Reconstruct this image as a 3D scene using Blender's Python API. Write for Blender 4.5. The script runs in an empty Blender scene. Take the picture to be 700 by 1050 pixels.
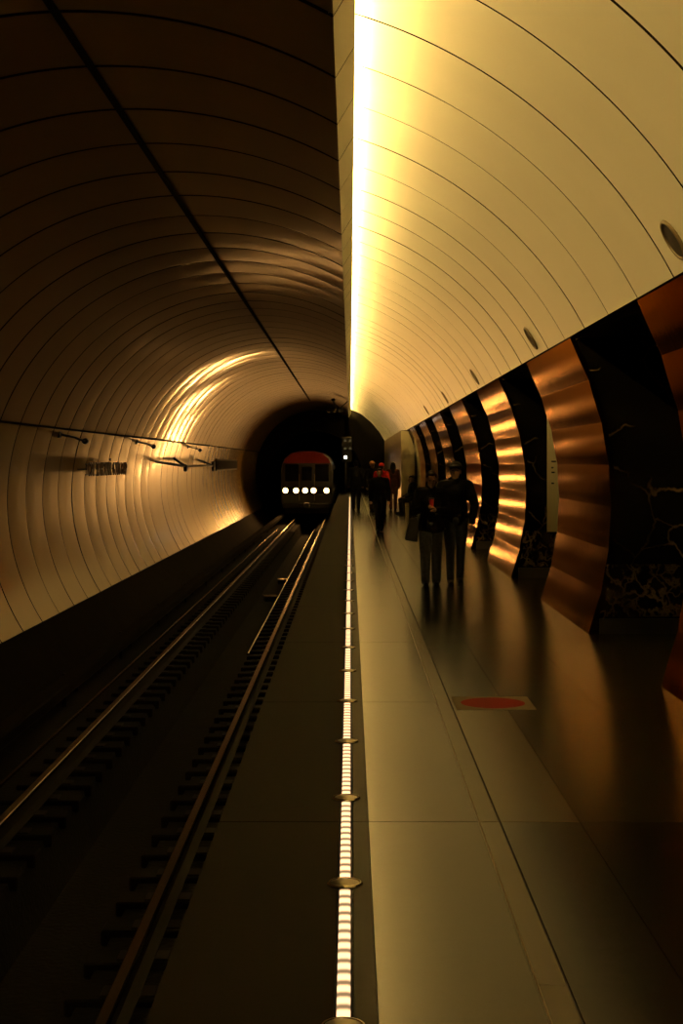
import bpy, math, random
from mathutils import Vector, Matrix
random.seed(7)
PI = math.pi
SC = bpy.context.scene
COL = SC.collection

# ------------------------------------------------------------------ helpers
class MB:
    """collects geometry, then links it as one mesh object"""
    def __init__(self): self.v = []; self.f = []; self.m = []; self.sm = []
    def add(self, vs, fs, mi=0, smooth=False):
        o = len(self.v); self.v += [tuple(p) for p in vs]
        for f in fs: self.f.append([i + o for i in f]); self.m.append(mi); self.sm.append(smooth)
    def box(self, a, b, mi=0):
        x0, y0, z0 = a; x1, y1, z1 = b
        vs = [(x0,y0,z0),(x1,y0,z0),(x1,y1,z0),(x0,y1,z0),(x0,y0,z1),(x1,y0,z1),(x1,y1,z1),(x0,y1,z1)]
        self.add(vs, [(0,3,2,1),(4,5,6,7),(0,1,5,4),(1,2,6,5),(2,3,7,6),(3,0,4,7)], mi)
    def rbox(self, a, b, r=.01, mi=0):
        """box with chamfered vertical and horizontal edges"""
        x0, y0, z0 = a; x1, y1, z1 = b
        r = min(r, (x1-x0)*.45, (y1-y0)*.45, (z1-z0)*.45)
        def ring(i, z): return [(x0+i+r if False else x0+i, y0+r, z), (x0+r, y0+i, z), (x1-r, y0+i, z), (x1-i, y0+r, z), (x1-i, y1-r, z), (x1-r, y1-i, z), (x0+r, y1-i, z), (x0+i, y1-r, z)]
        rings = [[(min(max(p[0], x0+r), x1-r), min(max(p[1], y0+r), y1-r), z0) for p in ring(0, z0)], ring(0, z0+r), ring(0, z1-r),
                 [(min(max(p[0], x0+r), x1-r), min(max(p[1], y0+r), y1-r), z1) for p in ring(0, z1)]]
        vs = sum(rings, []); fs = [tuple(range(7, -1, -1)), tuple(range(24, 32))]
        for k in range(3):
            for i in range(8):
                j = (i+1) % 8; fs.append((k*8+i, k*8+j, k*8+8+j, k*8+8+i))
        self.add(vs, fs, mi)
    def lathe(self, prof, n=16, c=(0,0,0), axis='z', mi=0, smooth=True, caps=True):
        vs = []; fs = []
        for (r, h) in prof:
            for k in range(n):
                a = 2*PI*k/n; p = (r*math.cos(a), r*math.sin(a), h)
                if axis == 'y': p = (p[0], p[2], -p[1])
                if axis == 'x': p = (p[2], p[0], p[1])
                vs.append((p[0]+c[0], p[1]+c[1], p[2]+c[2]))
        for i in range(len(prof)-1):
            for k in range(n):
                j = (k+1) % n; fs.append((i*n+k, i*n+j, (i+1)*n+j, (i+1)*n+k))
        self.add(vs, fs, mi, smooth)
        if caps:
            o = len(self.v) - len(vs)
            self.f.append([o+k for k in range(n-1, -1, -1)]); self.m.append(mi); self.sm.append(False)
            self.f.append([o+(len(prof)-1)*n+k for k in range(n)]); self.m.append(mi); self.sm.append(False)
    def tube(self, pts, r, n=8, mi=0):
        pts = [Vector(p) for p in pts]; vs = []; fs = []
        for i, p in enumerate(pts):
            t = (pts[min(i+1, len(pts)-1)] - pts[max(i-1, 0)]).normalized()
            u = t.cross(Vector((0,0,1)) if abs(t.z) < .9 else Vector((1,0,0))).normalized(); w = t.cross(u)
            rr = r[i] if isinstance(r, (list, tuple)) else r
            for k in range(n):
                a = 2*PI*k/n; vs.append(p + u*math.cos(a)*rr + w*math.sin(a)*rr)
        for i in range(len(pts)-1):
            for k in range(n):
                j = (k+1) % n; fs.append((i*n+k, i*n+j, (i+1)*n+j, (i+1)*n+k))
        fs.append(tuple(range(n-1, -1, -1))); fs.append(tuple((len(pts)-1)*n+k for k in range(n)))
        self.add(vs, fs, mi, True)
    def loft(self, prof, y0, y1, mi=0, closed=True, caps=True, smooth=False):
        """profile [(x,z)] swept along y"""
        n = len(prof); vs = [(x, y0, z) for x, z in prof] + [(x, y1, z) for x, z in prof]
        fs = [(i, (i+1) % n, n+(i+1) % n, n+i) for i in range(n if closed else n-1)]
        self.add(vs, fs, mi, smooth)
        if caps and closed:
            o = len(self.v) - 2*n
            self.f.append([o+i for i in range(n-1, -1, -1)]); self.m.append(mi); self.sm.append(False)
            self.f.append([o+n+i for i in range(n)]); self.m.append(mi); self.sm.append(False)
    def rcone(self, p0, r0, p1, r1, n=12, sx=1.0):
        """round-ended tapered limb"""
        p0 = Vector(p0); p1 = Vector(p1); d = p1 - p0; L = max(d.length, 1e-5); t = d / L
        u = t.cross(Vector((0,1,0)) if abs(t.y) < .9 else Vector((1,0,0))).normalized(); w = t.cross(u)
        prof = []
        for k in range(5): a = -PI/2 + PI/2*k/4; prof.append((max(r0*math.cos(a), 1e-4), r0*math.sin(a)))
        for k in range(5): a = PI/2*k/4; prof.append((max(r1*math.cos(a), 1e-4), L + r1*math.sin(a)))
        vs = []; fs = []
        for (r, h) in prof:
            for k in range(n):
                a = 2*PI*k/n; vs.append(p0 + t*h + u*math.cos(a)*r*sx + w*math.sin(a)*r)
        m = len(prof)
        for i in range(m-1):
            for k in range(n):
                j = (k+1) % n; fs.append((i*n+k, i*n+j, (i+1)*n+j, (i+1)*n+k))
        fs.append(tuple(range(n-1, -1, -1))); fs.append(tuple((m-1)*n+k for k in range(n)))
        self.add(vs, fs, 0, True)
    def ell(self, c, r, rot=None, n=16, mi=0):
        vs = []; fs = []; m = n//2
        M = rot or Matrix.Identity(3)
        for i in range(m+1):
            th = PI*i/m; s = max(math.sin(th), .002)
            for k in range(n):
                a = 2*PI*k/n; p = M @ Vector((r[0]*s*math.cos(a), r[1]*s*math.sin(a), -r[2]*math.cos(th)))
                vs.append(p + Vector(c))
        for i in range(m):
            for k in range(n):
                j = (k+1) % n; fs.append((i*n+k, i*n+j, (i+1)*n+j, (i+1)*n+k))
        fs.append(tuple(range(n-1, -1, -1))); fs.append(tuple(m*n+k for k in range(n)))
        self.add(vs, fs, mi, True)
    def mesh(self, name):
        me = bpy.data.meshes.new(name); me.from_pydata(self.v, [], self.f)
        me.polygons.foreach_set('material_index', self.m); me.polygons.foreach_set('use_smooth', self.sm)
        me.update(); me.set_sharp_from_angle(angle=.6); return me
    def build(self, name, mats, parent=None):
        me = self.mesh(name)
        for m in (mats if isinstance(mats, (list, tuple)) else [mats]): me.materials.append(m)
        o = bpy.data.objects.new(name, me); COL.objects.link(o)
        if parent: o.parent = parent
        return o

def tag(o, label, cat, group=None, kind=None):
    o['label'] = label; o['category'] = cat
    if group: o['group'] = group
    if kind: o['kind'] = kind
    return o
def thing(name, label, cat, loc=(0,0,0), rz=0, group=None):
    o = bpy.data.objects.new(name, None); COL.objects.link(o); o.empty_display_size = .2
    o.location = loc; o.rotation_euler = (0, 0, rz)
    return tag(o, label, cat, group)
def struct(o): o['kind'] = 'structure'; return o
def copy_tree(o, loc=None, label=None, parent=None):
    c = o.copy(); COL.objects.link(c)
    if parent: c.parent = parent
    if loc is not None: c.location = loc
    if label: c['label'] = label
    for ch in [k for k in bpy.data.objects if k.parent == o]: copy_tree(ch, None, None, c)
    return c
ORD = ('first second third fourth fifth sixth seventh eighth ninth tenth eleventh twelfth thirteenth fourteenth fifteenth sixteenth '
       'seventeenth eighteenth nineteenth twentieth').split()

# ------------------------------------------------------------------ materials
def mat(name, col, rough=.5, metal=0., spec=.5, var=0., vscale=6., vstretch=(1,1,1), bump=0., bscale=20., bstretch=(1,1,1), rvar=0., coat=0.):
    m = bpy.data.materials.new(name); m.use_nodes = True; nt = m.node_tree; N = nt.nodes; L = nt.links
    b = N['Principled BSDF']; b.inputs['Roughness'].default_value = rough; b.inputs['Metallic'].default_value = metal
    b.inputs['Specular IOR Level'].default_value = spec; b.inputs['Base Color'].default_value = (*col, 1)
    if coat: b.inputs['Coat Weight'].default_value = coat; b.inputs['Coat Roughness'].default_value = .08
    tc = N.new('ShaderNodeTexCoord')
    def noise(sc, st, det=4):
        mp = N.new('ShaderNodeMapping'); mp.inputs['Scale'].default_value = st; L.new(tc.outputs['Object'], mp.inputs['Vector'])
        n = N.new('ShaderNodeTexNoise'); n.inputs['Scale'].default_value = sc; n.inputs['Detail'].default_value = det
        L.new(mp.outputs['Vector'], n.inputs['Vector']); return n
    if var or rvar:
        n = noise(vscale, vstretch)
        if var:
            r = N.new('ShaderNodeValToRGB'); r.color_ramp.elements[0].position = .3; r.color_ramp.elements[1].position = .7
            r.color_ramp.elements[0].color = (*[c*(1-var) for c in col], 1); r.color_ramp.elements[1].color = (*[min(1, c*(1+var)) for c in col], 1)
            L.new(n.outputs['Fac'], r.inputs['Fac']); L.new(r.outputs['Color'], b.inputs['Base Color'])
        if rvar:
            mr = N.new('ShaderNodeMapRange'); mr.inputs['To Min'].default_value = max(.02, rough-rvar); mr.inputs['To Max'].default_value = rough+rvar
            L.new(n.outputs['Fac'], mr.inputs['Value']); L.new(mr.outputs['Result'], b.inputs['Roughness'])
    if bump:
        n2 = noise(bscale, bstretch); bp = N.new('ShaderNodeBump'); bp.inputs['Strength'].default_value = 1.; bp.inputs['Distance'].default_value = bump
        L.new(n2.outputs['Fac'], bp.inputs['Height']); L.new(bp.outputs['Normal'], b.inputs['Normal'])
    return m
def emit(name, col, s):
    m = bpy.data.materials.new(name); m.use_nodes = True; nt = m.node_tree; nt.nodes.remove(nt.nodes['Principled BSDF'])
    e = nt.nodes.new('ShaderNodeEmission'); e.inputs['Color'].default_value = (*col, 1); e.inputs['Strength'].default_value = s
    nt.links.new(e.outputs[0], nt.nodes['Material Output'].inputs['Surface']); return m
def marble(name, base, vein, rough, scale, width):
    m = mat(name, base, rough, spec=.5); nt = m.node_tree; N = nt.nodes; L = nt.links; b = N['Principled BSDF']
    tc = N.new('ShaderNodeTexCoord'); n0 = N.new('ShaderNodeTexNoise'); n0.inputs['Scale'].default_value = scale; n0.inputs['Detail'].default_value = 5
    L.new(tc.outputs['Object'], n0.inputs['Vector'])
    mx = N.new('ShaderNodeMix'); mx.data_type = 'RGBA'; mx.inputs['Factor'].default_value = .35
    L.new(tc.outputs['Object'], mx.inputs['A']); L.new(n0.outputs['Color'], mx.inputs['B'])
    v = N.new('ShaderNodeTexVoronoi'); v.feature = 'DISTANCE_TO_EDGE'; v.inputs['Scale'].default_value = scale*1.3; L.new(mx.outputs['Result'], v.inputs['Vector'])
    r = N.new('ShaderNodeValToRGB'); r.color_ramp.elements[0].position = 0; r.color_ramp.elements[0].color = (*vein, 1)
    r.color_ramp.elements[1].position = width; r.color_ramp.elements[1].color = (*base, 1); L.new(v.outputs['Distance'], r.inputs['Fac'])
    n1 = N.new('ShaderNodeTexNoise'); n1.inputs['Scale'].default_value = scale*.8; L.new(tc.outputs['Object'], n1.inputs['Vector'])
    r1 = N.new('ShaderNodeValToRGB'); r1.color_ramp.elements[0].position = .40; r1.color_ramp.elements[1].position = .60; L.new(n1.outputs['Fac'], r1.inputs['Fac'])
    m2 = N.new('ShaderNodeMix'); m2.data_type = 'RGBA'; m2.inputs['A'].default_value = (*base, 1)
    L.new(r1.outputs['Color'], m2.inputs['Factor']); L.new(r.outputs['Color'], m2.inputs['B']); L.new(m2.outputs['Result'], b.inputs['Base Color'])
    return m

M = {}
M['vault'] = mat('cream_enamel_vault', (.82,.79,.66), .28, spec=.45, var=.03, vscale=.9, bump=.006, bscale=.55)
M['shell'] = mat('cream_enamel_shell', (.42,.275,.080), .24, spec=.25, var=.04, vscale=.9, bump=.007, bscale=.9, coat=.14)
M['upper'] = mat('shade_toned_shell', (.36,.20,.075), .38, spec=.9, var=.06, vscale=.9, bump=.010, bscale=.9, coat=.5)  # enamel darkened to brown, the ceiling's shade put into the colour
M['matt'] = mat('matt_black', (.010,.008,.006), .9, spec=.1)
M['joint'] = mat('dark_joint', (.022,.015,.008), .9, spec=.1)
M['baffle'] = mat('cream_baffle', (.78,.72,.56), .45)
M['black'] = mat('black_paint', (.012,.010,.008), .45)
M['cable'] = mat('dark_cable', (.012,.010,.008), .7, spec=.2)
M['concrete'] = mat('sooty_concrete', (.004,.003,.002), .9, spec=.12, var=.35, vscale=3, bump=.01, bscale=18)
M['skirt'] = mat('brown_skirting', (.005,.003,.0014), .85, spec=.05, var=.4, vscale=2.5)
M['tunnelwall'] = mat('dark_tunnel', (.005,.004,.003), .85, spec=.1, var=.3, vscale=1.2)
M['rail'] = mat('rail_steel', (.14,.090,.042), .26, metal=.9, rvar=.03, vscale=3)
M['railside'] = mat('rust_rail', (.010,.007,.004), .75, spec=.15)
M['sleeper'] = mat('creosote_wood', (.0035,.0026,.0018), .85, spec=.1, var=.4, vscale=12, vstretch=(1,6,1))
M['bronze'] = mat('brushed_bronze', (.135,.060,.020), .13, metal=1., var=.28, vscale=7, vstretch=(1,2.2,.35), bump=.0009, bscale=16, bstretch=(1,1,.10), rvar=.06)
M['bronze'].node_tree.nodes['Principled BSDF'].inputs['Specular Tint'].default_value = (.62,.38,.19,1)
M['marble'] = marble('black_marble', (.005,.004,.003), (.30,.20,.085), .12, 1.5, .014)
M['veined'] = marble('veined_marble', (.016,.012,.009), (.13,.095,.042), .16, 6.0, .12)
M['plinth'] = mat('plinth_stone', (.008,.007,.006), .3)
M['creamwall'] = mat('cream_stone', (.85,.72,.42), .5, var=.08, vscale=3)
M['brownwall'] = mat('brown_stone', (.20,.14,.075), .35, var=.25, vscale=2.5, vstretch=(1,.3,3))
M['hall'] = mat('hall_plaster', (.10,.08,.05), .6)
M['chrome'] = mat('stud_metal', (.42,.36,.27), .3, metal=1.)
M['studrim'] = mat('stud_rim', (.55,.48,.36), .2, metal=1.)
M['edging'] = mat('edging_metal', (.16,.11,.05), .28, metal=.9)
M['glassy'] = mat('dark_glass', (.006,.006,.007), .06, spec=.6)
M['red'] = mat('red_paint', (.30,.012,.008), .35)
M['trainbody'] = mat('train_grey_blue', (.045,.042,.045), .35)
M['trainlow'] = mat('train_underframe', (.015,.012,.01), .6)
M['silver'] = mat('silver_trim', (.5,.42,.3), .3, metal=.9)
M['whiteplate'] = mat('sticker_base', (.12,.092,.042), .6, spec=.15)
M['redsticker'] = mat('sticker_red', (.20,.010,.002), .65, spec=.04)
M['board'] = mat('cream_board', (.75,.66,.44), .5)
M['wood'] = mat('bench_wood', (.03,.017,.008), .6, var=.3, vscale=8, vstretch=(6,1,6))
M['lettermetal'] = mat('letter_metal', (.10,.075,.045), .35, metal=.7)
M['speaker'] = mat('speaker_grille', (.16,.12,.06), .5)
M['skin'] = mat('skin', (.30,.17,.10), .55)
M['eye'] = mat('eye', (.01,.008,.006), .2)
M['lamp'] = emit('warm_tube', (1., .64, .185), 185.)
M['tubecap'] = mat('tube_cap', (.4,.38,.33), .4)
M['headlamp'] = emit('headlamp_lens', (1., .62, .24), 11.)
M['whitesignal'] = emit('white_signal', (1., .95, .85), 9.)
M['dimsignal'] = emit('dim_signal', (1., .8, .4), .05)

def granite(name, c, rough, spec=.36):
    m = mat(name, c, rough, spec=spec, var=.05, vscale=26, rvar=.03, bump=.0003, bscale=4, bstretch=(.5,3,1))
    return m
M['g_edge'] = granite('granite_edge', (.008,.0052,.0022), .70, .06)
M['g_border'] = granite('granite_border', (.014,.009,.004), .5, .15)
M['g_mid'] = granite('granite_mid', (.036,.028,.013), .20)
M['g_light'] = granite('granite_light', (.105,.078,.035), .22)
M['g_dark'] = granite('granite_dark', (.008,.006,.003), .20, .30)
M['g_band'] = mat('granite_band', (.085,.062,.028), .24, spec=.36)
M['g_face'] = granite('platform_face', (.02,.015,.01), .7)

def led_material():
    m = bpy.data.materials.new('led_diffuser'); m.use_nodes = True; nt = m.node_tree; N = nt.nodes; L = nt.links
    N.remove(N['Principled BSDF']); tc = N.new('ShaderNodeTexCoord'); sp = N.new('ShaderNodeSeparateXYZ'); L.new(tc.outputs['Object'], sp.inputs[0])
    mu = N.new('ShaderNodeMath'); mu.operation = 'MULTIPLY'; mu.inputs[1].default_value = 2*PI/.105; L.new(sp.outputs['Y'], mu.inputs[0])
    co = N.new('ShaderNodeMath'); co.operation = 'COSINE'; L.new(mu.outputs[0], co.inputs[0])
    mr = N.new('ShaderNodeMapRange'); mr.inputs['From Min'].default_value = -.9; mr.inputs['From Max'].default_value = .6
    mr.inputs['To Min'].default_value = .36; mr.inputs['To Max'].default_value = 2.3; L.new(co.outputs[0], mr.inputs['Value'])
    e = N.new('ShaderNodeEmission'); e.inputs['Color'].default_value = (1., .60, .28, 1); L.new(mr.outputs['Result'], e.inputs['Strength'])
    L.new(e.outputs[0], N['Material Output'].inputs['Surface']); return m
M['led'] = led_material()

# ------------------------------------------------------------------ tunnel section
LC, LR = (-1.85, 1.09), 3.65      # track-side shell
RC, RR = (-1.03, 1.26), 3.65      # platform-side vault
def lp(a, r=LR): return (LC[0]+r*math.cos(a), LC[1]+r*math.sin(a))
def rp(a, r=RR): return (RC[0]+r*math.cos(a), RC[1]+r*math.sin(a))
Y0, YL, YR = -10., 85., 112.

def ribbed(name, fn, a0, a1, n, y_start, pitch, y_end, mats, groove=.015, depth=.030, bulge=.004, tilt=.0025):
    mb = MB(); rows = []
    y = y_start
    while y > Y0: y -= pitch
    while y < y_end:
        t0 = random.uniform(-tilt, tilt); t1 = random.uniform(-tilt, tilt)
        ya, yb = y+groove, min(y+pitch-groove, y_end)
        if yb - ya > .05:
            rows += [(ya, depth, 1), (ya+.0015, t0, 0)]
            for k in (.25, .5, .75): rows.append((ya+(yb-ya)*k, t0+(t1-t0)*k - bulge*(1-(2*k-1)**2), 0))
            rows += [(yb-.0015, t1, 0), (yb, depth, 1)]
        y += pitch
    vs = []
    for (yy, d, _) in rows:
        for i in range(n+1):
            a = a0+(a1-a0)*i/n; x, z = fn(a, d); vs.append((x, yy, z))
    fs = []; mi = []
    for r in range(len(rows)-1):
        g = 1 if rows[r][2] or rows[r+1][2] else 0
        for i in range(n):
            fs.append((r*(n+1)+i, r*(n+1)+i+1, (r+1)*(n+1)+i+1, (r+1)*(n+1)+i)); mi.append(g)
    o = len(mb.v); mb.v += vs
    for f, g in zip(fs, mi): mb.f.append(list(f)); mb.m.append(g); mb.sm.append(g == 0)
    return mb.build(name, mats)
a_r_end = math.atan2(4.29-LC[1], -.10-LC[0])
a_corn = PI - math.asin((2.32-LC[1])/LR)
a_bot = PI + math.asin((LC[1]+.89)/LR)
a_spring = math.asin((2.96-RC[1])/RR); a_top = math.acos((-.06-RC[0])/RR)
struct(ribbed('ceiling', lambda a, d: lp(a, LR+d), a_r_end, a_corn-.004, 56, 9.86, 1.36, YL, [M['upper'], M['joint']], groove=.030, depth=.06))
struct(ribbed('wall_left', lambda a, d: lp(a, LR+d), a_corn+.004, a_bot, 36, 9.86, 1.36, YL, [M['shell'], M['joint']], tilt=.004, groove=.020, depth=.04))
struct(ribbed('ceiling_platform_vault', lambda a, d: rp(a, RR+d), a_spring, a_top, 40, 9.95, 1.262, YR, [M['vault'], M['joint']], groove=.013, depth=.03))
# hung baffle that hides the lamps
def baf(a, d):
    t = (a - 0.); x0, z0, x1, z1 = -.10, 4.29, .03, 4.505
    return (x0+(x1-x0)*t - d*.85, z0+(z1-z0)*t + d*.52)
struct(ribbed('trim_1', baf, 0., 1., 4, 9.86, 1.36, YR, [M['baffle'], M['joint']], tilt=.0008, bulge=0, groove=.010))
mb = MB(); mb.box((-.128, Y0, 4.318), (-.112, YR, 4.90)); struct(mb.build('trim_2', M['baffle']))
# outer backing so no light leaks through the joints
mb = MB()
for i in range(48):
    a, b = a_r_end+(a_bot+.45-a_r_end)*i/48, a_r_end+(a_bot+.45-a_r_end)*(i+1)/48
    (x0, z0), (x1, z1) = lp(a, LR+.09), lp(b, LR+.09); mb.add([(x0,Y0,z0),(x1,Y0,z1),(x1,YL,z1),(x0,YL,z0)], [(0,1,2,3)])
struct(mb.build('trim_3', M['joint']))
mb = MB()
for i in range(30):
    a, b = a_spring-.02+(a_top+.12-a_spring)*i/30, a_spring-.02+(a_top+.12-a_spring)*(i+1)/30
    (x0, z0), (x1, z1) = rp(a, RR+.06), rp(b, RR+.06); mb.add([(x0,Y0,z0),(x1,Y0,z1),(x1,YR,z1),(x0,YR,z0)], [(0,1,2,3)])
struct(mb.build('trim_4', M['joint']))
# cornice on the track wall, dark cable duct at the crown
x, z = lp(a_corn, LR-.012); mb = MB(); mb.box((x-.05, Y0, z-.018), (x+.022, YL, z+.014)); struct(mb.build('trim_5', M['matt']))
# skirting below the cream panels, continuing the ring down to the gutter
prof = [lp(a_bot - .01 + k*.05, LR-.012) for k in range(6)]
b0 = prof[-1]
mb = MB(); mb.loft([lp(a_bot-.012, LR+.04), (prof[0][0]+.03, prof[0][1]+.012)] + [(p[0]+.03, p[1]) for p in prof[1:]] + [(b0[0]+.03, -1.85), (b0[0]-.5, -1.85)], Y0, YL)
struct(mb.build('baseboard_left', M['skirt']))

# ------------------------------------------------------------------ track bed and rails
XL, XR, RT = -2.84, -1.29, -1.20
mb = MB()
xl = b0[0]+.02
mb.loft([(xl-.6,-2.3), (xl-.6,-1.78), (-3.75,-1.78), (-3.72,-1.44), (-2.55,-1.44), (-2.45,-1.95), (-1.68,-1.95), (-1.58,-1.44), (-.66,-1.44), (-.60,-1.44), (-.60,-2.3)], Y0, YR)
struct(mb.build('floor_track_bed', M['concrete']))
rp_ = [(-.075,0),(.075,0),(.075,.012),(.016,.03),(.010,.13),(.036,.145),(.036,.175),(.028,.182),(-.028,.182),(-.036,.175),(-.036,.145),(-.010,.13),(-.016,.03),(-.075,.012)]
def make_rail(x, label):
    t = thing('running_rail', label, 'rail', (x, 0, RT-.182))
    mb = MB(); mb.loft(rp_[:5]+rp_[11:][::1], Y0, YR); mb.build('rail_web', M['railside'], t)
    mb = MB(); mb.loft(rp_[4:12], Y0, YR); mb.build('rail_head', M['rail'], t)
make_rail(XR, 'long steel running rail beside the platform edge')
make_rail(XL, 'long steel running rail on the far side of the drain trough, near the cream wall')
# short sleepers
proto = {}
for x, side, lab in ((XR, 0, 'short dark sleeper under the rail beside the platform'), (XL, 1, 'short dark sleeper under the rail near the cream wall')):
    mb = MB(); mb.rbox((-.36,-.12,-1.50), (.36,.12,-1.395), .012)
    y = 4.2; first = None; k = 0
    while y < 66:
        if first is None:
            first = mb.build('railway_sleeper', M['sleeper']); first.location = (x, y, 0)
            tag(first, lab, 'sleeper', 'sleepers under the platform rail' if side == 0 else 'sleepers under the wall rail')
            mb2 = MB(); mb2.rbox((-.16,-.085,-1.396), (.16,.085,-1.382), .004)
            mb2.build('rail_chair', M['railside'], first)
        else: copy_tree(first, (x, y, 0))
        y += .62; k += 1
# third rail with its wooden cover
t = thing('third_rail', 'dark covered power rail running between the running rail and the cream wall', 'rail', (-3.53, 0, -1.44))
mb = MB(); mb.loft([(-.045,.26),(.045,.26),(.045,.34),(.02,.36),(-.02,.36),(-.045,.34)], Y0, 80); mb.build('contact_rail', M['railside'], t)
mb = MB(); mb.loft([(-.13,.41),(-.12,.43),(.10,.455),(.12,.44),(.12,.34),(.105,.34),(.105,.425),(-.13,.40)], Y0, 80); mb.build('cover', M['skirt'], t)
y = 5.
while y < 66:
    mb = MB(); mb.box((-.16,y-.03,0), (-.11,y+.03,.43)); mb.box((-.16,y-.03,.20), (.04,y+.03,.262)); mb.box((-.16,y-.03,.395),(.0,y+.03,.415)); mb.build('support_bracket', M['railside'], t); y += 4.6
mb = MB(); mb.tube([(-3.36,Y0,-1.40), (-3.36,68,-1.40)], .022, 8); tag(mb.build('track_conduit', M['rail']), 'thin pipe lying along the track bed beside the wall rail', 'pipe')
mb = MB(); mb.tube([(-1.678,24,-1.45), (-1.68,40,-1.45), (-1.678,68,-1.45)], .022, 8); tag(mb.build('added_glint_pipe', M['rail']), 'thin pipe added for glint along the edge of the drain trough between the running rails', 'pipe')  # pipe added to stand in for the headlamps' shine along the trough
# clutter in the trough that catches the headlights
for k, (x, y, s) in enumerate(((-2.0, 44, .8), (-2.1, 38.5, .8))):
    t = thing('track_junction_box', ['small metal box between the rails lit by the headlamps', 'small metal box in the drain trough further from the train', 'small metal box beside the wall rail'][k], 'box', (x, y, -1.95 if k < 2 else -1.44), .2*k)
    mb = MB(); mb.rbox((-.22*s,-.28*s,0), (.22*s,.28*s,.16*s), .02); mb.build('body', M['railside'], t)
    mb = MB(); mb.rbox((-.24*s,-.30*s,.16*s), (.24*s,.30*s,.18*s), .008); mb.build('lid', M['rail'], t)

# ------------------------------------------------------------------ platform
PE = -.624
mb = MB(); mb.loft([(PE+.10,-1.9), (PE+.10,-.14), (PE,-.12), (PE,-.012), (PE+.012,-.006), (9.6,-.006), (9.6,-1.9)], Y0, YR)
struct(mb.build('floor_platform_slab', M['g_face']))
cols = [(PE+.002, -.052), (-.052, .012), (.012, .085), (.085, .606), (.612, .704), (.710, 1.085), (1.085, 1.72), (1.72, 2.36), (2.36, 3.4), (3.4, 4.6), (4.6, 6.2), (6.2, 7.8), (7.8, 9.4)]
gm = ['g_edge','g_border','g_mid','g_light','g_dark','g_band']; gi = {k: i for i, k in enumerate(gm)}
zz = [Y0]; y = 6.92 - 3.45*5
while y < YR: zz.append(y) if y > Y0 else None; y += 3.45
zz.append(YR)
mb = MB(); rr = random.Random(3)
for ci, (xa, xb) in enumerate(cols):
    for k in range(len(zz)-1):
        ya, yb = zz[k]+.002, zz[k+1]-.002
        near = abs(zz[k]-6.92) < .1
        if ci == 0: g = 'g_edge'
        elif ci in (1, 2): g = 'g_border'
        elif ci == 3: g = 'g_mid'
        elif ci == 4: g = 'g_band'
        else:
            g = rr.choice(['g_mid','g_dark','g_dark','g_mid']) if zz[k] > 10 else ('g_light' if near and ci == 5 else 'g_mid' if near and ci > 5 else 'g_dark')
            if 13 < zz[k] < 30 and ci > 5: g = 'g_mid'
        e = .002
        vs = [(xa,ya,-.006),(xb,ya,-.006),(xb,yb,-.006),(xa,yb,-.006),(xa+e,ya+e,0),(xb-e,ya+e,0),(xb-e,yb-e,0),(xa+e,yb-e,0)]
        mb.add(vs, [(4,5,6,7),(0,1,5,4),(1,2,6,5),(2,3,7,6),(3,0,4,7)], gi[g])
struct(mb.build('floor', [M[k] for k in gm]))
# metal edging strip along the band
mb = MB(); mb.box((.6055, Y0, -.006), (.6125, YR, .002)); struct(mb.build('trim_6', M['edging']))

# LED marker line and studs
LX = -.021
def led_label(k, n): return f'{n}, {ORD[k]} from the front' if k < 20 else f'{n}, beyond the twentieth'
zs = [4.389+1.5*k for k in range(45)]
led0 = stud0 = None
for k, y in enumerate(zs):
    lab = led_label(k, 'glowing strip light segment in the platform edge line')
    if led0 is None:
        led0 = thing('strip_light', lab, 'strip light', (LX, y, 0), 0, 'strip lights set in the platform edge line')
        mb = MB(); mb.loft([(-.027,.0005),(-.027,.006),(-.022,.006),(-.022,.002),(.022,.002),(.022,.006),(.027,.006),(.027,.0005)], .085, 1.415); mb.build('channel', M['railside'], led0)
        mb = MB(); mb.loft([(-.0215,.0022),(-.0215,.006),(-.012,.0085),(.012,.0085),(.0215,.006),(.0215,.0022)], .088, 1.412); mb.build('diffuser', M['led'], led0)
    else: copy_tree(led0, (LX, y, 0), lab)
    lab = led_label(k, 'round metal stud between strip lights')
    if stud0 is None:
        stud0 = thing('floor_stud', lab, 'stud', (LX, y, 0), 0, 'round studs along the platform edge line')
        mb = MB(); mb.lathe([(.0725,.0004),(.0725,.006),(.066,.012),(.060,.0125),(.057,.009)], 28); mb.build('rim', M['studrim'], stud0)
        mb = MB(); mb.lathe([(.0565,.001),(.0565,.010),(.045,.0135),(.02,.015),(.001,.0152)], 28); mb.build('dome', M['chrome'], stud0)
    else: copy_tree(stud0, (LX, y, 0), lab)

# floor sticker
t = thing('floor_sticker', 'pale square floor sticker with a large red disc on the platform', 'sticker', (1.005, 10.32, 0))
mb = MB(); mb.rbox((-.275,-.275,.0006), (.275,.275,.0026), .0006); mb.build('base_sheet', M['whiteplate'], t)
mb = MB(); mb.lathe([(.226,.0024),(.226,.0036)], 48, smooth=False); mb.build('red_disc', M['redsticker'], t)['label'] = 'red disc'

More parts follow.
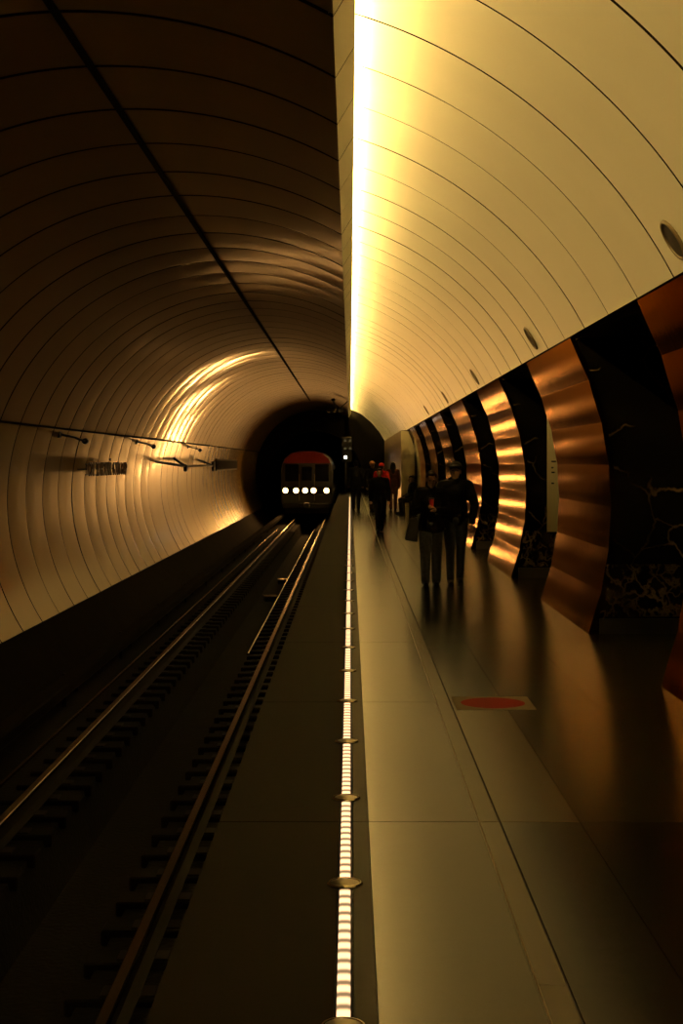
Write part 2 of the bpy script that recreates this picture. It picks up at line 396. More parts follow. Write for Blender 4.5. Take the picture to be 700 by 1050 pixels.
# ------------------------------------------------------------------ platform wall: pylons, lintel, hall beyond
def curve_x(h, off=0): return RC[0] + math.sqrt((RR-off)**2 - (h-RC[1])**2)
mb = MB(); mb.loft([(2.25,2.935),(2.25,3.0),(2.29,3.04),(2.60,3.30),(4.6,3.30),(4.6,2.935)], Y0, YR); struct(mb.build('wall_right_lintel', M['matt']))
mb = MB(); mb.loft([(curve_x(h), h) for h in [2.9*i/10 for i in range(11)]] + [(4.6,2.9),(4.6,0)], Y0, 3.7); struct(mb.build('wall_right', M['marble']))
HEX = 7
facet_h = [.0 + .4186*i for i in range(HEX)] + [2.93]
def make_pylon(label, y0, y1):
    t = thing('pylon', label, 'pylon', (3.4, (y0+y1)/2, 0), 0, 'bronze faced pylons along the platform')
    ya, yb = y0-(y0+y1)/2, y1-(y0+y1)/2
    ox = -3.4
    hs = [2.93*i/14 for i in range(15)]
    mb = MB(); mb.loft([(curve_x(h, 0)+ox+.012, h) for h in hs] + [(4.6+ox,2.93),(4.6+ox,0)], ya, yb); mb.build('marble_core', M['marble'], t)
    # bronze cladding: seven flat sheets stacked up the curve
    mb = MB()
    pts = [(curve_x(h, .035)+ox, h) for h in facet_h]
    vs = []; fs = []
    front = []
    for i in range(HEX):
        (xa, za), (xb, zb) = pts[i], pts[i+1]
        nx, nz = -(zb-za), (xb-xa); L = math.hypot(nx, nz); nx /= L; nz /= L
        g = .004
        for u in (0., .18, .4, .6, .82, 1.):
            bow = .0035*(1-(2*u-1)**2)
            front.append((xa+(xb-xa)*(u*(1-2*g)+g)+nx*bow, za+(zb-za)*(u*(1-2*g)+g)+nz*bow))
    back = [(curve_x(h, 0)+ox+.011, h) for h in reversed(facet_h)]
    n = 14
    P = front + back
    for j in range(n+1):
        yy = ya - .006 + (yb-ya+.012)*j/n
        vs += [(p[0], yy, p[1]) for p in P]
    q = len(P)
    for j in range(n):
        for i in range(q): fs.append((j*q+i, j*q+(i+1) % q, (j+1)*q+(i+1) % q, (j+1)*q+i))
    fs.append(tuple(range(q-1,-1,-1))); fs.append(tuple(n*q+i for i in range(q)))
    mb.add(vs, fs); mb.build('bronze_cladding', M['bronze'], t)
    # side face dressings towards the camera
    mb = MB(); mb.box((2.47+ox, ya-.012, .0), (4.58+ox, ya+.02, .15)); mb.build('plinth', M['plinth'], t)
    mb = MB(); mb.box((2.53+ox, ya-.008, .17), (3.27+ox, ya+.01, .69)); mb.build('veined_panel', M['veined'], t)['label'] = 'black slab with broad cream veins'
    return t
PYL = [(7.25,11.10),(14.5,18.10),(21.50,25.25),(28.70,32.30),(35.8,39.4),(42.9,46.5),(50.0,53.6)]
PLAB = ['bronze faced pylon cut off at the edge of the photo, closest of the row',
        'bronze faced pylon with dark reflections, first one seen whole',
        'brightly glinting bronze pylon with the cream notice board, third of the row',
        'glinting bronze pylon directly behind the walking couple, fourth of the row',
        'bronze faced pylon fifth along the row, beyond the walking couple',
        'bronze faced pylon sixth along the row, beside the bench',
        'bronze faced pylon last of the row, next to the cream end wall']
for (a, b), l in zip(PYL, PLAB): make_pylon(l, a, b)
# notice board on the third pylon's side
t = thing('notice_board', 'cream notice board with dark marks on the side of a black marble pylon', 'notice board', (3.35, 21.484, .68))
mb = MB(); mb.rbox((-.46,-.012,0), (.46,.018,1.75), .004); mb.build('panel', M['board'], t)
for k, h in enumerate((1.02,.93,.86,.70)):
    mb = MB(); mb.box((-.40,-.0145,h), (-.40+[.07,.03,.05,.04][k],-.011,h+.022)); mb.build('mark', M['black'], t)
# end of the row: cream wall end, then a plain brown wall
mb = MB(); mb.loft([(1.985,0),(1.985,2.93)] + [(curve_x(h)+.02, h) for h in [2.9*(1-i/10) for i in range(11)]], 57.0, 57.4)
mb.loft([(2.5,0),(2.5,2.9),(4.6,2.9),(4.6,0)], 57.0, 57.4); struct(mb.build('wall_right_end', M['creamwall']))
mb = MB(); mb.box((1.985,57.4,0), (4.6,YR,2.95)); struct(mb.build('wall_right_plain', M['brownwall']))
# hall behind the pylons
mb = MB()
hp = [(7.1-2.44*math.cos(PI*k/12), 2.95+1.6*math.sin(PI*k/12)) for k in range(13)] + [(9.54,0),(9.62,0),(9.62,5.0),(4.66,5.0)]
mb.loft(hp, Y0, YR); struct(mb.build('wall_hall', M['hall']))

# ------------------------------------------------------------------ end walls
def ring_wall(mb, c, r0, r1, y0, y1, n=40):
    o = [(c[0]+r1*math.cos(2*PI*k/n), c[1]+r1*math.sin(2*PI*k/n)) for k in range(n)]
    i_ = [(c[0]+r0*math.cos(2*PI*k/n), c[1]+r0*math.sin(2*PI*k/n)) for k in range(n)]
    vs = [(x,y0,z) for x,z in o]+[(x,y0,z) for x,z in i_]+[(x,y1,z) for x,z in i_]
    fs = []
    for k in range(n):
        j = (k+1) % n; fs += [(k,j,n+j,n+k), (n+k,n+j,2*n+j,2*n+k)]
    mb.add(vs, fs)
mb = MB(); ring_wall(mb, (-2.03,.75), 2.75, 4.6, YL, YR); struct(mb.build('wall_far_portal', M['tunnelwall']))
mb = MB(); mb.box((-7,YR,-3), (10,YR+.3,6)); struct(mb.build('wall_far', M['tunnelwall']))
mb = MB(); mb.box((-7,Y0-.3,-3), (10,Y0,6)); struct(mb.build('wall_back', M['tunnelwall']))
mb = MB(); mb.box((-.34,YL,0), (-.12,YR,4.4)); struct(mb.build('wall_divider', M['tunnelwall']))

# ------------------------------------------------------------------ cove lamps behind the baffle
tube0 = None; k = 0
y = Y0+.3
while y < YR-1.5:
    if tube0 is None:
        tube0 = thing('fluorescent_tube', 'warm fluorescent tube hidden in the cove above the baffle', 'lamp', (-.045, y, 4.578), 0, 'tubes in the ceiling cove')
        mb = MB(); mb.tube([(0,.03,0), (0,1.45,0)], .013, 8); mb.build('tube', M['lamp'], tube0)
        mb = MB(); mb.lathe([(.015,0),(.015,.03)], 8, axis='y'); mb.lathe([(.015,1.45),(.015,1.48)], 8, axis='y')
        mb.box((-.075,.005,-.012), (-.01,.022,.012)); mb.box((-.075,1.458,-.012), (-.01,1.475,.012)); mb.box((-.080,0,-.03),(-.073,1.48,.03)); mb.build('holder', M['tubecap'], tube0)
    else: copy_tree(tube0, (-.045, y, 4.578))
    y += 1.5; k += 1

# ------------------------------------------------------------------ fittings on the shells
mb = MB(); cx, cz = lp(math.acos((-1.97-LC[0])/LR))
mb.loft([(cx-.022,cz-.050),(cx+.022,cz-.050),(cx+.026,cz-.042),(cx+.026,cz-.018),(cx-.026,cz-.018),(cx-.026,cz-.042)], Y0, 71); o = mb.build('cable_tray', M['matt'])
tag(o, 'dark cable tray running along the crown of the track tunnel ceiling', 'cable tray')
y = 9.86
while y < 71:
    mb = MB(); mb.box((cx-.012,y-.02,cz-.025), (cx+.012,y+.02,cz+.03)); mb.build('hanger', M['cable'], o); y += 5.44
# speakers in the platform vault
sp0 = None
for k, (y, l) in enumerate(((9.46,'round grille in the platform vault, cut by the edge of the photo'), (16.94,'round grille in the platform vault above the second pylon gap'),
                            (24.6,'round grille in the platform vault above the third pylon'), (32.3,'round grille in the platform vault above the fourth pylon'), (40.2,'small far round grille in the platform vault, fifth of its line'))):
    a = math.asin((3.14-RC[1])/RR); x, z = rp(a, RR-.006)
    if sp0 is None:
        sp0 = thing('ceiling_speaker', l, 'speaker', (x, y, z), 0, 'round speakers in the platform vault'); sp0.rotation_euler = (0, -(PI/2 + a), 0)
        mb = MB(); mb.lathe([(.15,-.004),(.15,.010),(.14,.018),(.128,.018),(.124,.006)], 28); mb.build('rim', M['speaker'], sp0)
        mb = MB(); mb.lathe([(.123,0),(.123,.008),(.06,.012),(.001,.013)], 28); mb.build('grille', M['black'], sp0)
    else: copy_tree(sp0, (x, y, z), l)
# small arms under the cornice
for k, (y, l) in enumerate(((26.8,'small dark arm under the track wall cornice, before the station name'), (36.5,'small dark arm under the cornice just after the station name'), (48.,'small dark arm under the cornice above the long wall rail'))):
    xw = LC[0]-math.sqrt(LR**2-(2.2-LC[1])**2)
    t = thing('cornice_bracket', l, 'bracket', (xw, y, 2.2), 0, 'small arms under the cornice')
    mb = MB(); mb.rbox((-.02,-.10,-.05), (.025,.10,.07), .01); mb.build('base_plate', M['black'], t)
    mb = MB(); mb.tube([(0,0,.02),(.22,.3,-.04),(.30,.9,-.10)], .022, 8); mb.build('arm', M['black'], t)
    mb = MB(); mb.lathe([(.02,-.1),(.055,-.06),(.06,.03),(.045,.12),(.01,.14)], 12, c=(.30,.98,-.10), axis='y'); mb.build('lamp_head', M['black'], t)
# long wall rail with arms
t = thing('sign_rail', 'dark long rail held off the track wall by slanting arms', 'wall rail', (-4.95, 44, 1.58))
mb = MB(); mb.tube([(0,0,0),(0,9.,0)], .035, 8); mb.build('rail_bar', M['black'], t)
mb = MB(); mb.tube([(0,0,0),(-.50,-3.2,.14)], .035, 8); mb.build('arm', M['black'], t)
mb = MB(); mb.tube([(0,0,0),(-.47,1.0,.24)], .035, 8); mb.build('arm', M['black'], t)
mb = MB(); mb.tube([(0,9.,0),(-.50,8.2,.22)], .035, 8); mb.build('arm', M['black'], t)
mb = MB(); mb.rbox((-.05,-.10,-.16), (.05,.14,.05), .02); mb.build('end_clamp', M['black'], t)
mb = MB(); mb.rbox((-.05,8.7,-.20), (.05,9.1,.16), .02); mb.build('end_clamp', M['black'], t)
t = thing('wall_cabinet', 'dark shallow panel on the track wall beyond the long rail', 'panel', (-5.44, 59, 1.35))
mb = MB(); mb.rbox((-.06,0,0), (.06,10.5,.48), .02); mb.build('body', M['black'], t)
mb = MB(); mb.rbox((.055,.1,.06), (.075,10.4,.42), .01); mb.build('face', M['matt'], t)

# station name in raised letters
t = thing('station_name', 'raised metal station name letters standing off the track wall', 'sign', (-5.22, 29.2, 1.42))
text = 'СРЕТЕНСКИЙ БУЛЬВАР'; pos = .0; dg = None
fc = bpy.data.curves.new('letterfont', 'FONT'); fo = bpy.data.objects.new('letterfont', fc); COL.objects.link(fo)
fc.size = .385; fc.extrude = .012; fc.bevel_depth = 0; fc.resolution_u = 3
adv = 5.05/len(text)
for i, ch in enumerate(text):
    if ch == ' ': continue
    fc.body = ch; bpy.context.view_layer.update(); dg = bpy.context.evaluated_depsgraph_get()
    me = bpy.data.meshes.new_from_object(fo.evaluated_get(dg)); me.name = 'letter'
    xs = [v.co.x for v in me.vertices]; x0, x1 = min(xs), max(xs); s = min(1.05, .245/(x1-x0))
    for v in me.vertices: v.co = Vector((v.co.z, (v.co.x-x0)*s + i*adv, v.co.y))
    me.materials.clear(); me.materials.append(M['lettermetal'])
    o = bpy.data.objects.new('letter', me); COL.objects.link(o); o.parent = t
bpy.data.objects.remove(fo)
for h in (.03, .24):
    mb = MB(); mb.tube([(-.05,-.05,h),(-.05,5.1,h)], .012, 6); mb.build('mounting_rail', M['black'], t)
for y in (.1, 1.7, 3.3, 4.9):
    mb = MB(); mb.tube([(-.05,y,.14),(-.26,y,.14)], .012, 6); mb.box((-.06,y-.012,.02),(-.045,y+.012,.25)); mb.build('standoff', M['black'], t)

# twin cameras hanging at the far end, signal
t = thing('hanging_cameras', 'dark pair of cameras hung on an arm below the far tunnel ceiling', 'camera', (-.66, 62, 4.00))
mb = MB(); mb.ell((-.06,0,.34), (.09,.09,.07)); mb.tube([(-.06,0,.30),(0,0,.15),(0,0,0)], .04, 8); mb.build('stem', M['black'], t)
mb = MB(); mb.tube([(0,0,.14),(.25,0,.0),(.56,0,.30)], .025, 8); mb.build('arm', M['black'], t)
mb = MB(); mb.tube([(-.26,0,.0),(.26,0,.0)], .025, 8); mb.build('crossbar', M['black'], t)
for s in (-.25, 0, .25):
    mb = MB(); mb.lathe([(.06,-.22),(.095,-.2),(.095,.18),(.05,.2)], 14, c=(s,0,-.09), axis='y'); mb.build('camera_body', M['black'], t)
t = thing('track_signal', 'signal post with a small white light at the far platform end', 'signal', (-.26, 80, 0))
mb = MB(); mb.tube([(0,0,0),(0,0,3.1)], .05, 8); mb.build('post', M['black'], t)
mb = MB(); mb.rbox((-.22,-.14,1.72), (.34,-.02,3.1), .04); mb.build('head', M['black'], t)
mb = MB(); mb.lathe([(.085,-.16),(.085,-.13)], 16, c=(.0,0,1.97), axis='y'); mb.build('white_lens', M['whitesignal'], t)
for x in (-.02, .25):
    for h in (2.45, 2.88): mb = MB(); mb.lathe([(.07,-.155),(.07,-.13)], 12, c=(x,0,h), axis='y'); mb.build('dim_lens', M['dimsignal'], t)

# ------------------------------------------------------------------ train
TX, TY = -2.22, 75.
t = thing('metro_train', 'metro train with a red roof front and blazing headlamps arriving on the track', 'train', (TX, TY, RT))
def section(s=1., top=3.47, bot=.55, hw=1.35):
    return [(-hw*.93*s,bot),(-hw*s,bot+.35),(-hw*s,2.35),(-hw*.97*s,2.75),(-hw*.86*s,3.1),(-hw*.62*s,top-.10),(-hw*.3*s,top-.01),(hw*.3*s,top-.01),(hw*.62*s,top-.10),(hw*.86*s,3.1),(hw*.97*s,2.75),(hw*s,2.35),(hw*s,bot+.35),(hw*.93*s,bot)]
mb = MB(); S0 = section(.95, 3.42); S1 = section()
n = len(S0)
vs = [(x,0.0,z) for x,z in S0]+[(x,.22,z) for x,z in S1]+[(x,19.2,z) for x,z in S1]
fs = [tuple(range(n-1,-1,-1)), tuple(range(2*n,3*n))]
for r in range(2):
    for i in range(n): j = (i+1) % n; fs.append((r*n+i, r*n+j, (r+1)*n+j, (r+1)*n+i))
mb.add(vs, fs); mb.build('car_body', M['trainbody'], t)
# red brow over the windscreens
mb = MB()
top = [(-1.20,2.86),(-1.12,3.06),(-.80,3.35),(-.38,3.45),(.38,3.45),(.80,3.35),(1.12,3.06),(1.20,2.86)]
n = len(top); vs = [(x,-.05,z) for x,z in top]+[(x,.30,z+.03) for x,z in top]
fs = [tuple(range(n)), tuple(range(2*n-1,n-1,-1))]+[(i,n+i,n+(i+1) % n,(i+1) % n) for i in range(n)]
mb.add(vs, fs); mb.build('roof_brow', M['red'], t)['label'] = 'red roof front'
for x0, x1 in ((-1.12,-.42), (.42,1.12)): mb = MB(); mb.rbox((x0,-.03,1.92), (x1,.04,2.80), .03); mb.build('windscreen', M['glassy'], t)
d = MB(); d.rbox((-.36,-.035,.75), (.36,.04,2.80), .02); d = d.build('front_door', M['trainbody'], t)
mb = MB(); mb.rbox((-.26,-.05,1.95), (.26,-.02,2.65), .02); mb.build('door_window', M['glassy'], d)
for x in (-.39, .39): mb = MB(); mb.tube([(x,-.07,.95),(x,-.07,2.3)], .015, 6); mb.build('grab_rail', M['silver'], t)
mb = MB(); mb.rbox((-1.26,-.05,1.25), (1.26,.02,1.65), .04); mb.build('lamp_panel', M['trainlow'], t)
LAMPS = (-1.10, -.56, -.09, .34, 1.0)
for x in LAMPS:
    mb = MB(); mb.lathe([(.14,-.09),(.15,-.02),(.10,.02)], 20, c=(x,0,1.45), axis='y', caps=False); h = mb.build('headlamp', M['silver'], t)
    mb = MB(); mb.lathe([(.02,-.098),(.11,-.09),(.135,-.07),(.135,-.05)], 20, c=(x,0,1.45), axis='y'); mb.build('lens', M['headlamp'], h)
mb = MB(); mb.rbox((-1.22,-.08,.52), (1.22,.15,.80), .05); mb.build('bumper_beam', M['trainlow'], t)
mb = MB(); mb.rbox((-.16,-.45,.55), (.16,.1,.85), .04); mb.lathe([(.13,-.55),(.16,-.5),(.16,-.42)], 14, c=(0,0,.70), axis='y'); mb.build('coupler', M['trainlow'], t)
mb = MB(); mb.rbox((-1.15,.3,.25), (1.15,18.8,.60), .05); mb.build('underframe', M['trainlow'], t)
for y in (2.6, 4.7, 14.5, 16.6):
    mb = MB(); mb.lathe([(.02,-.86),(.39,-.86),(.42,-.84),(.42,-.73),(.39,-.71),(.10,-.70),(.10,.70),(.39,.71),(.42,.73),(.42,.84),(.39,.86),(.02,.86)], 20, c=(0,y,.42), axis='x'); mb.build('wheelset', M['railside'], t)
for side in (-1, 1):
    for k in range(7):
        y = 1.2+k*2.55
        mb = MB(); x = side*1.335; mb.rbox((min(x,x+side*.03),y,1.75), (max(x,x+side*.03),y+1.5,2.5), .01); mb.build('side_window', M['glassy'], t)
    mb = MB(); x = side*1.345; mb.box((min(x,x+side*.012),.3,1.40), (max(x,x+side*.012),19.1,1.52)); mb.build('side_stripe', M['silver'], t)
HL = 66.
for x in LAMPS:
    l = bpy.data.lights.new('headlamp_light', 'SPOT'); l.energy = HL*(1.0 if x < .9 else .6); l.color = (1., .44, .10); l.spot_size = math.radians(150); l.spot_blend = 1.; l.shadow_soft_size = .10
    o = bpy.data.objects.new('headlamp_light', l); COL.objects.link(o); o.location = (TX+x, TY-.16, RT+1.45); o.rotation_euler = (math.radians(88), 0, PI)

# ------------------------------------------------------------------ people
def voxel(mb, name, m, parent, vox, smooth=4):
    me = mb.mesh(name); o = bpy.data.objects.new(name, me); COL.objects.link(o)
    r = o.modifiers.new('r', 'REMESH'); r.mode = 'VOXEL'; r.voxel_size = vox; r.use_smooth_shade = True
    s = o.modifiers.new('s', 'SMOOTH'); s.factor = .5; s.iterations = smooth
    dg = bpy.context.evaluated_depsgraph_get(); me2 = bpy.data.meshes.new_from_object(o.evaluated_get(dg)); me2.name = name
    o.modifiers.clear(); o.data = me2; bpy.data.meshes.remove(me)
    me2.materials.clear(); me2.materials.append(m); me2.polygons.foreach_set('use_smooth', [True]*len(me2.polygons))
    if parent: o.parent = parent
    return o
def V(*a): return Vector(a)
def person(label, loc, height, rz=0, pose='walk', top=(.01,.01,.011), legs=(.02,.022,.03), hair=(.012,.009,.006), female=False, long_hair=False, cap=None,
           hands=None, elbows=None, stride=.12, hem=.80, vox=.010, look=(0,0), flare=1.0, hood=False, feet=None, shoes=(.01,.009,.008), group=None):
    """faces -y in its own frame; all numbers for a 1.75 m body, then scaled"""
    t = thing('person', label, 'person', loc, rz, group); k = height/1.75; t.scale = (k, k, k)
    w = .90 if female else 1.0
    sit = pose == 'sit'
    hipz = .52 if sit else .93
    up = hipz - .93
    sh = [V(s*.185*w, .0, 1.42+up) for s in (-1, 1)]
    hip = [V(s*.09, 0, hipz) for s in (-1, 1)]
    if sit:
        knee = [V(s*.11, -.42, .50) for s in (-1, 1)]; ank = [V(s*.11, -.40, .09) for s in (-1, 1)]
    else:
        knee = [V(-.095, -.5*stride-.02, .50), V(.095, .35*stride-.03, .50)]
        ank = [V(-.085, -stride, .09), V(.085, stride, .10)]
        if feet: ank = [V(*feet[0]), V(*feet[1])]; knee = [(hip[i]+ank[i])/2 + V(0,-.04,.02) for i in (0,1)]
    el = [V(*e) + V(0,0,up) for e in (elbows or ((-.25*w,.03,1.13), (.25*w,.03,1.13)))]
    ha = [V(*e) + V(0,0,up) for e in (hands or ((-.25*w,-.06,.88), (.25*w,-.06,.88)))]
    HR = Matrix.Rotation(look[1], 3, 'Z') @ Matrix.Rotation(look[0], 3, 'X')
    nk = V(0,.0,1.47+up); hd = nk + HR @ V(0,-.025,.155)
    b = MB()
    # trunk
    b.ell((0,0,1.28+up), (.155*w,.105,.20)); b.ell((0,0,1.08+up), (.135*w,.095,.17)); b.ell((0,.01,.95+up), (.155,.11,.13))
    b.rcone(sh[0]*.75+V(0,0,.25*(1.42+up)), .062, sh[1]*.75+V(0,0,.25*(1.42+up)), .062)
    b.rcone(nk-V(0,0,.06), .062, nk+HR @ V(0,-.01,.07), .052)
    # head with a face
    b.ell(hd+HR @ V(0,.012,.035), (.074,.092,.088), HR); b.ell(hd+HR @ V(0,-.022,-.035), (.060,.070,.082), HR)
    b.rcone(hd+HR @ V(0,-.094,.012), .010, hd+HR @ V(0,-.112,-.022), .015); b.ell(hd+HR @ V(0,-.083,.022), (.052,.018,.012), HR)
    b.ell(hd+HR @ V(0,-.088,-.058), (.026,.012,.010), HR); b.ell(hd+HR @ V(0,-.075,-.098), (.026,.022,.018), HR)
    for s in (-1, 1): b.ell(hd+HR @ V(s*.078,.015,-.005), (.012,.022,.034), HR)
    for i, s in ((0,-1), (1,1)):
        b.rcone(hip[i], .088, knee[i], .058); b.rcone(knee[i], .057, ank[i]+(knee[i]-ank[i])*.55, .052); b.rcone(ank[i]+(knee[i]-ank[i])*.55, .052, ank[i], .036)
        b.rcone(ank[i]+V(0,.03,-.045), .030, ank[i]+V(0,-.10,-.050), .022)
        b.rcone(sh[i], .056, el[i], .042); b.rcone(el[i], .041, ha[i], .028)
        d = (ha[i]-el[i]).normalized(); side = V(1,0,0) if abs(d.x) < .8 else V(0,1,0); side = (side - d*side.dot(d)).normalized(); nn = d.cross(side)
        pc = ha[i]+d*.045
        b.rcone(ha[i], .026, ha[i]+d*.03, .028); b.ell(pc+d*.01, (.03,.03,.035))
        inward = nn if nn.y < 0 else -nn
        for q in range(4):
            off = side*(q-1.5)*.0195; ln = (.036,.042,.040,.030)[q]
            p0 = pc+d*.03+off; p1 = p0+d*ln*.8+inward*.008; p2 = p1+d*ln*.5+inward*.022
            b.rcone(p0-d*.02, .0092, p1, .0088, 8); b.rcone(p1, .0088, p2, .0075, 8)
        ts = -side if (i == 1) == (side.x > 0) else side
        b.rcone(pc+ts*.024, .011, pc+ts*.046+d*.03+inward*.012, .0095, 8); b.rcone(pc+ts*.046+d*.03+inward*.012, .0095, pc+ts*.044+d*.055+inward*.02, .008, 8)
    voxel(b, 'body', M['skin'], t, vox*.8, 3)
    for s in (-1, 1):
        e = MB(); e.ell(hd+HR @ V(s*.032,-.086,.006), (.0125,.009,.008), HR, 10); e.build('eye', M['eye'], t)
    tm = mat('coat_cloth', [c*(.4 if max(top) < .03 else 1.) for c in top], .9, spec=.08, var=.25, vscale=14); lm = mat('trouser_cloth', [c*.55 for c in legs], .9, spec=.1, var=.25, vscale=20)
    hm = mat('hair', hair, .7, spec=.15); sm = mat('shoe_leather', [c*.5 for c in shoes], .6, spec=.1)
    # jacket
    j = MB(); j.ell((0,.0,1.29+up), (.195*w,.145,.20)); j.ell((0,0,1.08+up), (.185*w,.14,.22))
    j.rcone(sh[0]*.8+V(0,0,.2*(1.42+up)), .088, sh[1]*.8+V(0,0,.2*(1.42+up)), .088)
    hz = hem+up
    j.rcone((-.06,0,1.0+up), .135*w, (-.065*flare,0,hz+.10), .125*flare); j.rcone((.06,0,1.0+up), .135*w, (.065*flare,0,hz+.10), .125*flare)
    j.rcone(nk-V(0,.01,.05), .088, nk+V(0,-.006,.01), .078)
    if hood: j.ell((0,.10,1.46+up), (.14,.09,.10))
    for i in (0,1):
        j.rcone(sh[i], .085, el[i], .066); j.rcone(el[i], .066, ha[i]-(ha[i]-el[i]).normalized()*.0, .050)
    voxel(j, 'jacket', tm, t, vox, 3)
    p = MB(); p.ell((0,.01,.95+up), (.175,.135,.14))
    for i in (0,1):
        p.rcone(hip[i], .108, knee[i], .078*flare); p.rcone(knee[i], .074*flare, ank[i]+V(0,.01,-.02), .060*flare)
    voxel(p, 'trousers', lm, t, vox, 3)
    for i in (0,1):
        s = MB(); s.rcone(ank[i]+V(0,.035,-.045), .046, ank[i]+V(0,-.06,-.048), .046, sx=.95); s.rcone(ank[i]+V(0,-.04,-.05), .044, ank[i]+V(0,-.16,-.056), .034); s.ell(ank[i]+V(0,0,-.0), (.046,.055,.05))
        s.box(tuple(ank[i]+V(-.040,-.185,-.090)), tuple(ank[i]+V(.040,.075,-.070)))
        voxel(s, 'shoe', sm, t, vox*.9, 2)
    h = MB(); h.ell(hd+HR @ V(0,.026,.052), (.084,.092,.088), HR); h.ell(hd+HR @ V(0,.055,.0), (.080,.062,.085), HR)
    h.ell(hd+HR @ V(0,-.05,.10), (.06,.04,.028), HR)
    if long_hair:
        for s in (-1, 1): h.rcone(hd+HR @ V(s*.062,.03,.02), .036, hd+V(s*.085,.03,-.24), .045)
        h.rcone(hd+HR @ V(0,.06,.0), .08, hd+V(0,.10,-.26), .075)
    voxel(h, 'hair', hm, t, vox*.8, 3)
    if cap:
        c = MB(); c.ell(hd+HR @ V(0,.015,.075), (.098,.110,.080), HR); c.rcone(hd+HR @ V(-.03,-.08,.07), .02, hd+HR @ V(.03,-.08,.07), .02); c.ell(hd+HR @ V(0,-.10,.068), (.075,.075,.010), HR)
        voxel(c, 'cap', mat('cap_cloth', cap, .8), t, vox*.8, 2)
    return t

# walking couple
person('person in a black hooded jacket and dark jeans, taller of the walking couple', (1.46,20.35,0), 1.69, .0, top=(.008,.008,.009), legs=(.034,.038,.048), hair=(.010,.008,.006), cap=(.012,.011,.010), hood=True,
       feet=((-.075,-.10,.09),(.075,.12,.11)), elbows=((-.24,.04,1.14),(.285,.05,1.15)), hands=((-.20,-.04,.90),(.235,-.05,.90)), vox=.009, look=(-.08,-.12), hem=.82, flare=.92)
person('person in black jacket and blue-grey trousers holding something red, shorter of the couple', (1.11,20.15,0), 1.58, .0, top=(.010,.009,.009), legs=(.070,.074,.080), hair=(.022,.012,.007), female=True,
       feet=((-.085,-.06,.09),(.085,.05,.09)), elbows=((-.27,-.02,1.13),(.25,-.02,1.13)), hands=((-.06,-.25,1.20),(.07,-.25,1.16)), vox=.009, look=(.22,.05), hem=.80, flare=1.14)
t = thing('red_cup', 'small red thing held up by the shorter walker', 'cup', (1.11-.005,19.90,1.10))
mb = MB(); mb.lathe([(.024,0),(.026,.002),(.034,.095),(.035,.10),(.031,.10),(.024,.01)], 16); mb.build('cup_body', M['red'], t)
mb = MB(); mb.lathe([(.037,.098),(.037,.108),(.030,.114),(.012,.115)], 16); mb.build('cup_lid', M['trainlow'], t)
t = thing('shoulder_bag', 'black shoulder bag hanging at the side of the shorter walker', 'bag', (.845,20.13,.63))
mb = MB(); sec = [(-.15,-.06),(.15,-.06),(.15,.06),(-.15,.06)]
vs = [(-.10,-.06,0),(.08,-.06,-.03),(.08,.06,-.03),(-.10,.06,0),(-.07,-.05,.14),(.09,-.05,.14),(.09,.05,.14),(-.07,.05,.14),(-.02,-.03,.30),(.09,-.03,.32),(.09,.03,.32),(-.02,.03,.30)]
mb.add(vs, [(3,2,1,0),(8,9,10,11)]+[(r*4+i, r*4+(i+1) % 4, r*4+4+(i+1) % 4, r*4+4+i) for r in (0,1) for i in range(4)])
o = mb.build('bag_body', mat('bag_leather', (.010,.009,.009), .6), t); bv = o.modifiers.new('b', 'BEVEL'); bv.width = .025; bv.segments = 3
mb = MB(); mb.tube([(.0,0,.29),(.04,0,.45),(.10,-.02,.62)], .010, 6); mb.tube([(.08,0,.30),(.08,0,.45),(.11,-.02,.62)], .010, 6); mb.build('strap', M['black'], t)
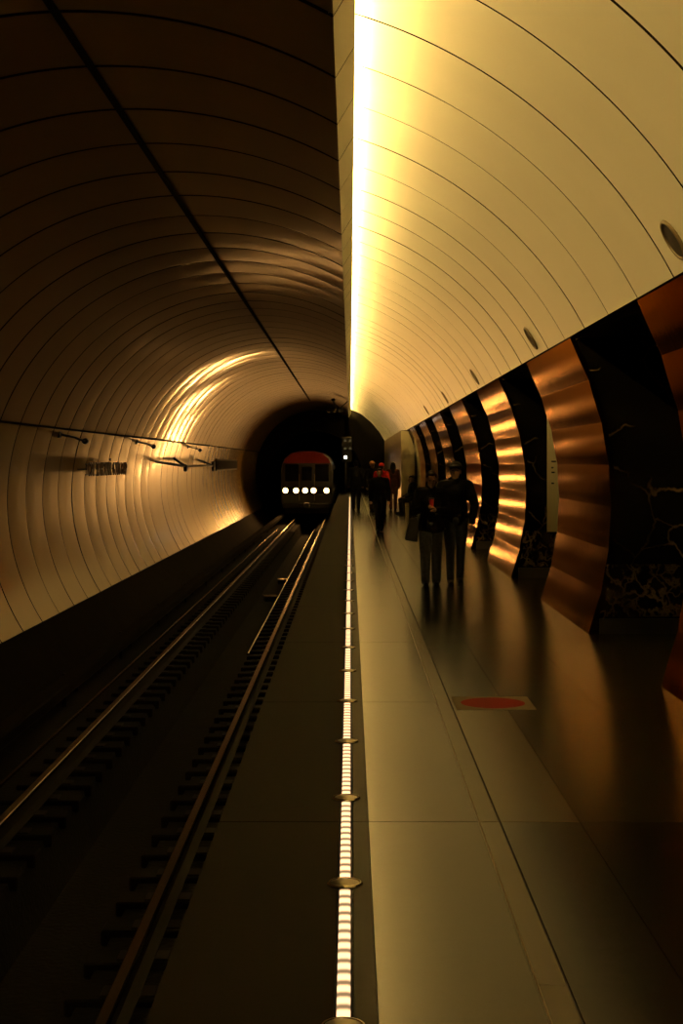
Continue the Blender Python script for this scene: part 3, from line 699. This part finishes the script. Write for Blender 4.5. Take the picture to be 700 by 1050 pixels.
# people further down
person('person in dark jacket and jeans standing by the glowing edge line', (.20,52.,0), 1.76, PI, top=(.016,.016,.018), legs=(.022,.024,.030), hair=(.02,.012,.008), vox=.015, stride=.03)
person('person with tan cap, dark top and brown trousers beside the red hood', (.74,50.,0), 1.72, .5, top=(.016,.014,.012), legs=(.075,.052,.026), cap=(.55,.28,.09), vox=.015, stride=.12, hem=.88)
person('person all in black walking ahead of the group, small figure', (.715,35.6,0), 1.55, 0, top=(.008,.008,.009), legs=(.008,.008,.010), vox=.013, stride=.16, feet=((-.05,-.12,.09),(.05,.14,.12)))
person('person in a bright red jacket and hood behind the black walker', (.98,46.,0), 1.66, PI*.9, top=(.60,.025,.015), legs=(.02,.018,.016), cap=(.80,.03,.015), vox=.014, stride=.05, hood=True, hem=.95)
person('person with long dark hair and reddish brown clothes near the brown wall', (1.52,52.,0), 1.70, PI, top=(.085,.030,.018), legs=(.14,.06,.032), hair=(.012,.009,.007), female=True, long_hair=True, vox=.015, stride=.06, hem=.75)
# bench with two sitters
t = thing('bench', 'low dark bench against the pylons where two people sit', 'bench', (2.10,47.6,0))
mb = MB()
mb.rbox((-.20,-.95,.40), (.20,.95,.45), .012); mb.build('seat', M['wood'], t)
for y in (-.8, .8): mb = MB(); mb.rbox((-.16,y-.04,0), (.16,y+.04,.40), .01); mb.build('leg', M['black'], t)
person('person with dark hair sitting on the bench by the cream wall end', (2.02,47.95,0), 1.62, -PI/2, pose='sit', top=(.014,.012,.012), legs=(.016,.015,.016), vox=.014, female=True, hands=((-.12,-.30,1.02),(.12,-.30,1.02)), elbows=((-.23,-.06,1.13),(.23,-.06,1.13)))
person('person sitting on the bench, just behind the shorter walker', (2.02,47.15,0), 1.66, -PI/2+.35, pose='sit', top=(.012,.011,.010), legs=(.014,.014,.016), vox=.014, hands=((-.12,-.30,1.02),(.12,-.30,1.02)), elbows=((-.23,-.06,1.13),(.23,-.06,1.13)))

# ------------------------------------------------------------------ world, camera, view
w = bpy.data.worlds.new('world'); SC.world = w; w.use_nodes = True; w.node_tree.nodes['Background'].inputs[0].default_value = (0,0,0,1); w.node_tree.nodes['Background'].inputs[1].default_value = 0.
cd = bpy.data.cameras.new('camera'); cam = bpy.data.objects.new('camera', cd); COL.objects.link(cam)
cam.location = (0, 0, 1.70); cam.rotation_euler = (PI/2, 0, 0)
cd.sensor_fit = 'VERTICAL'; cd.sensor_height = 36.; cd.lens = 1500/1050*36.; cd.shift_x = -9/1050; cd.shift_y = -51/1050; cd.clip_end = 400
SC.camera = cam
SC.view_settings.view_transform = 'Standard'; SC.view_settings.look = 'None'; SC.view_settings.gamma = 1.; SC.view_settings.exposure = 0.
SC.view_settings.use_curve_mapping = False
SC.cycles.max_bounces = 10; SC.cycles.diffuse_bounces = 6; SC.cycles.glossy_bounces = 6; SC.cycles.sample_clamp_indirect = 6.
SC.cycles.use_denoising = True
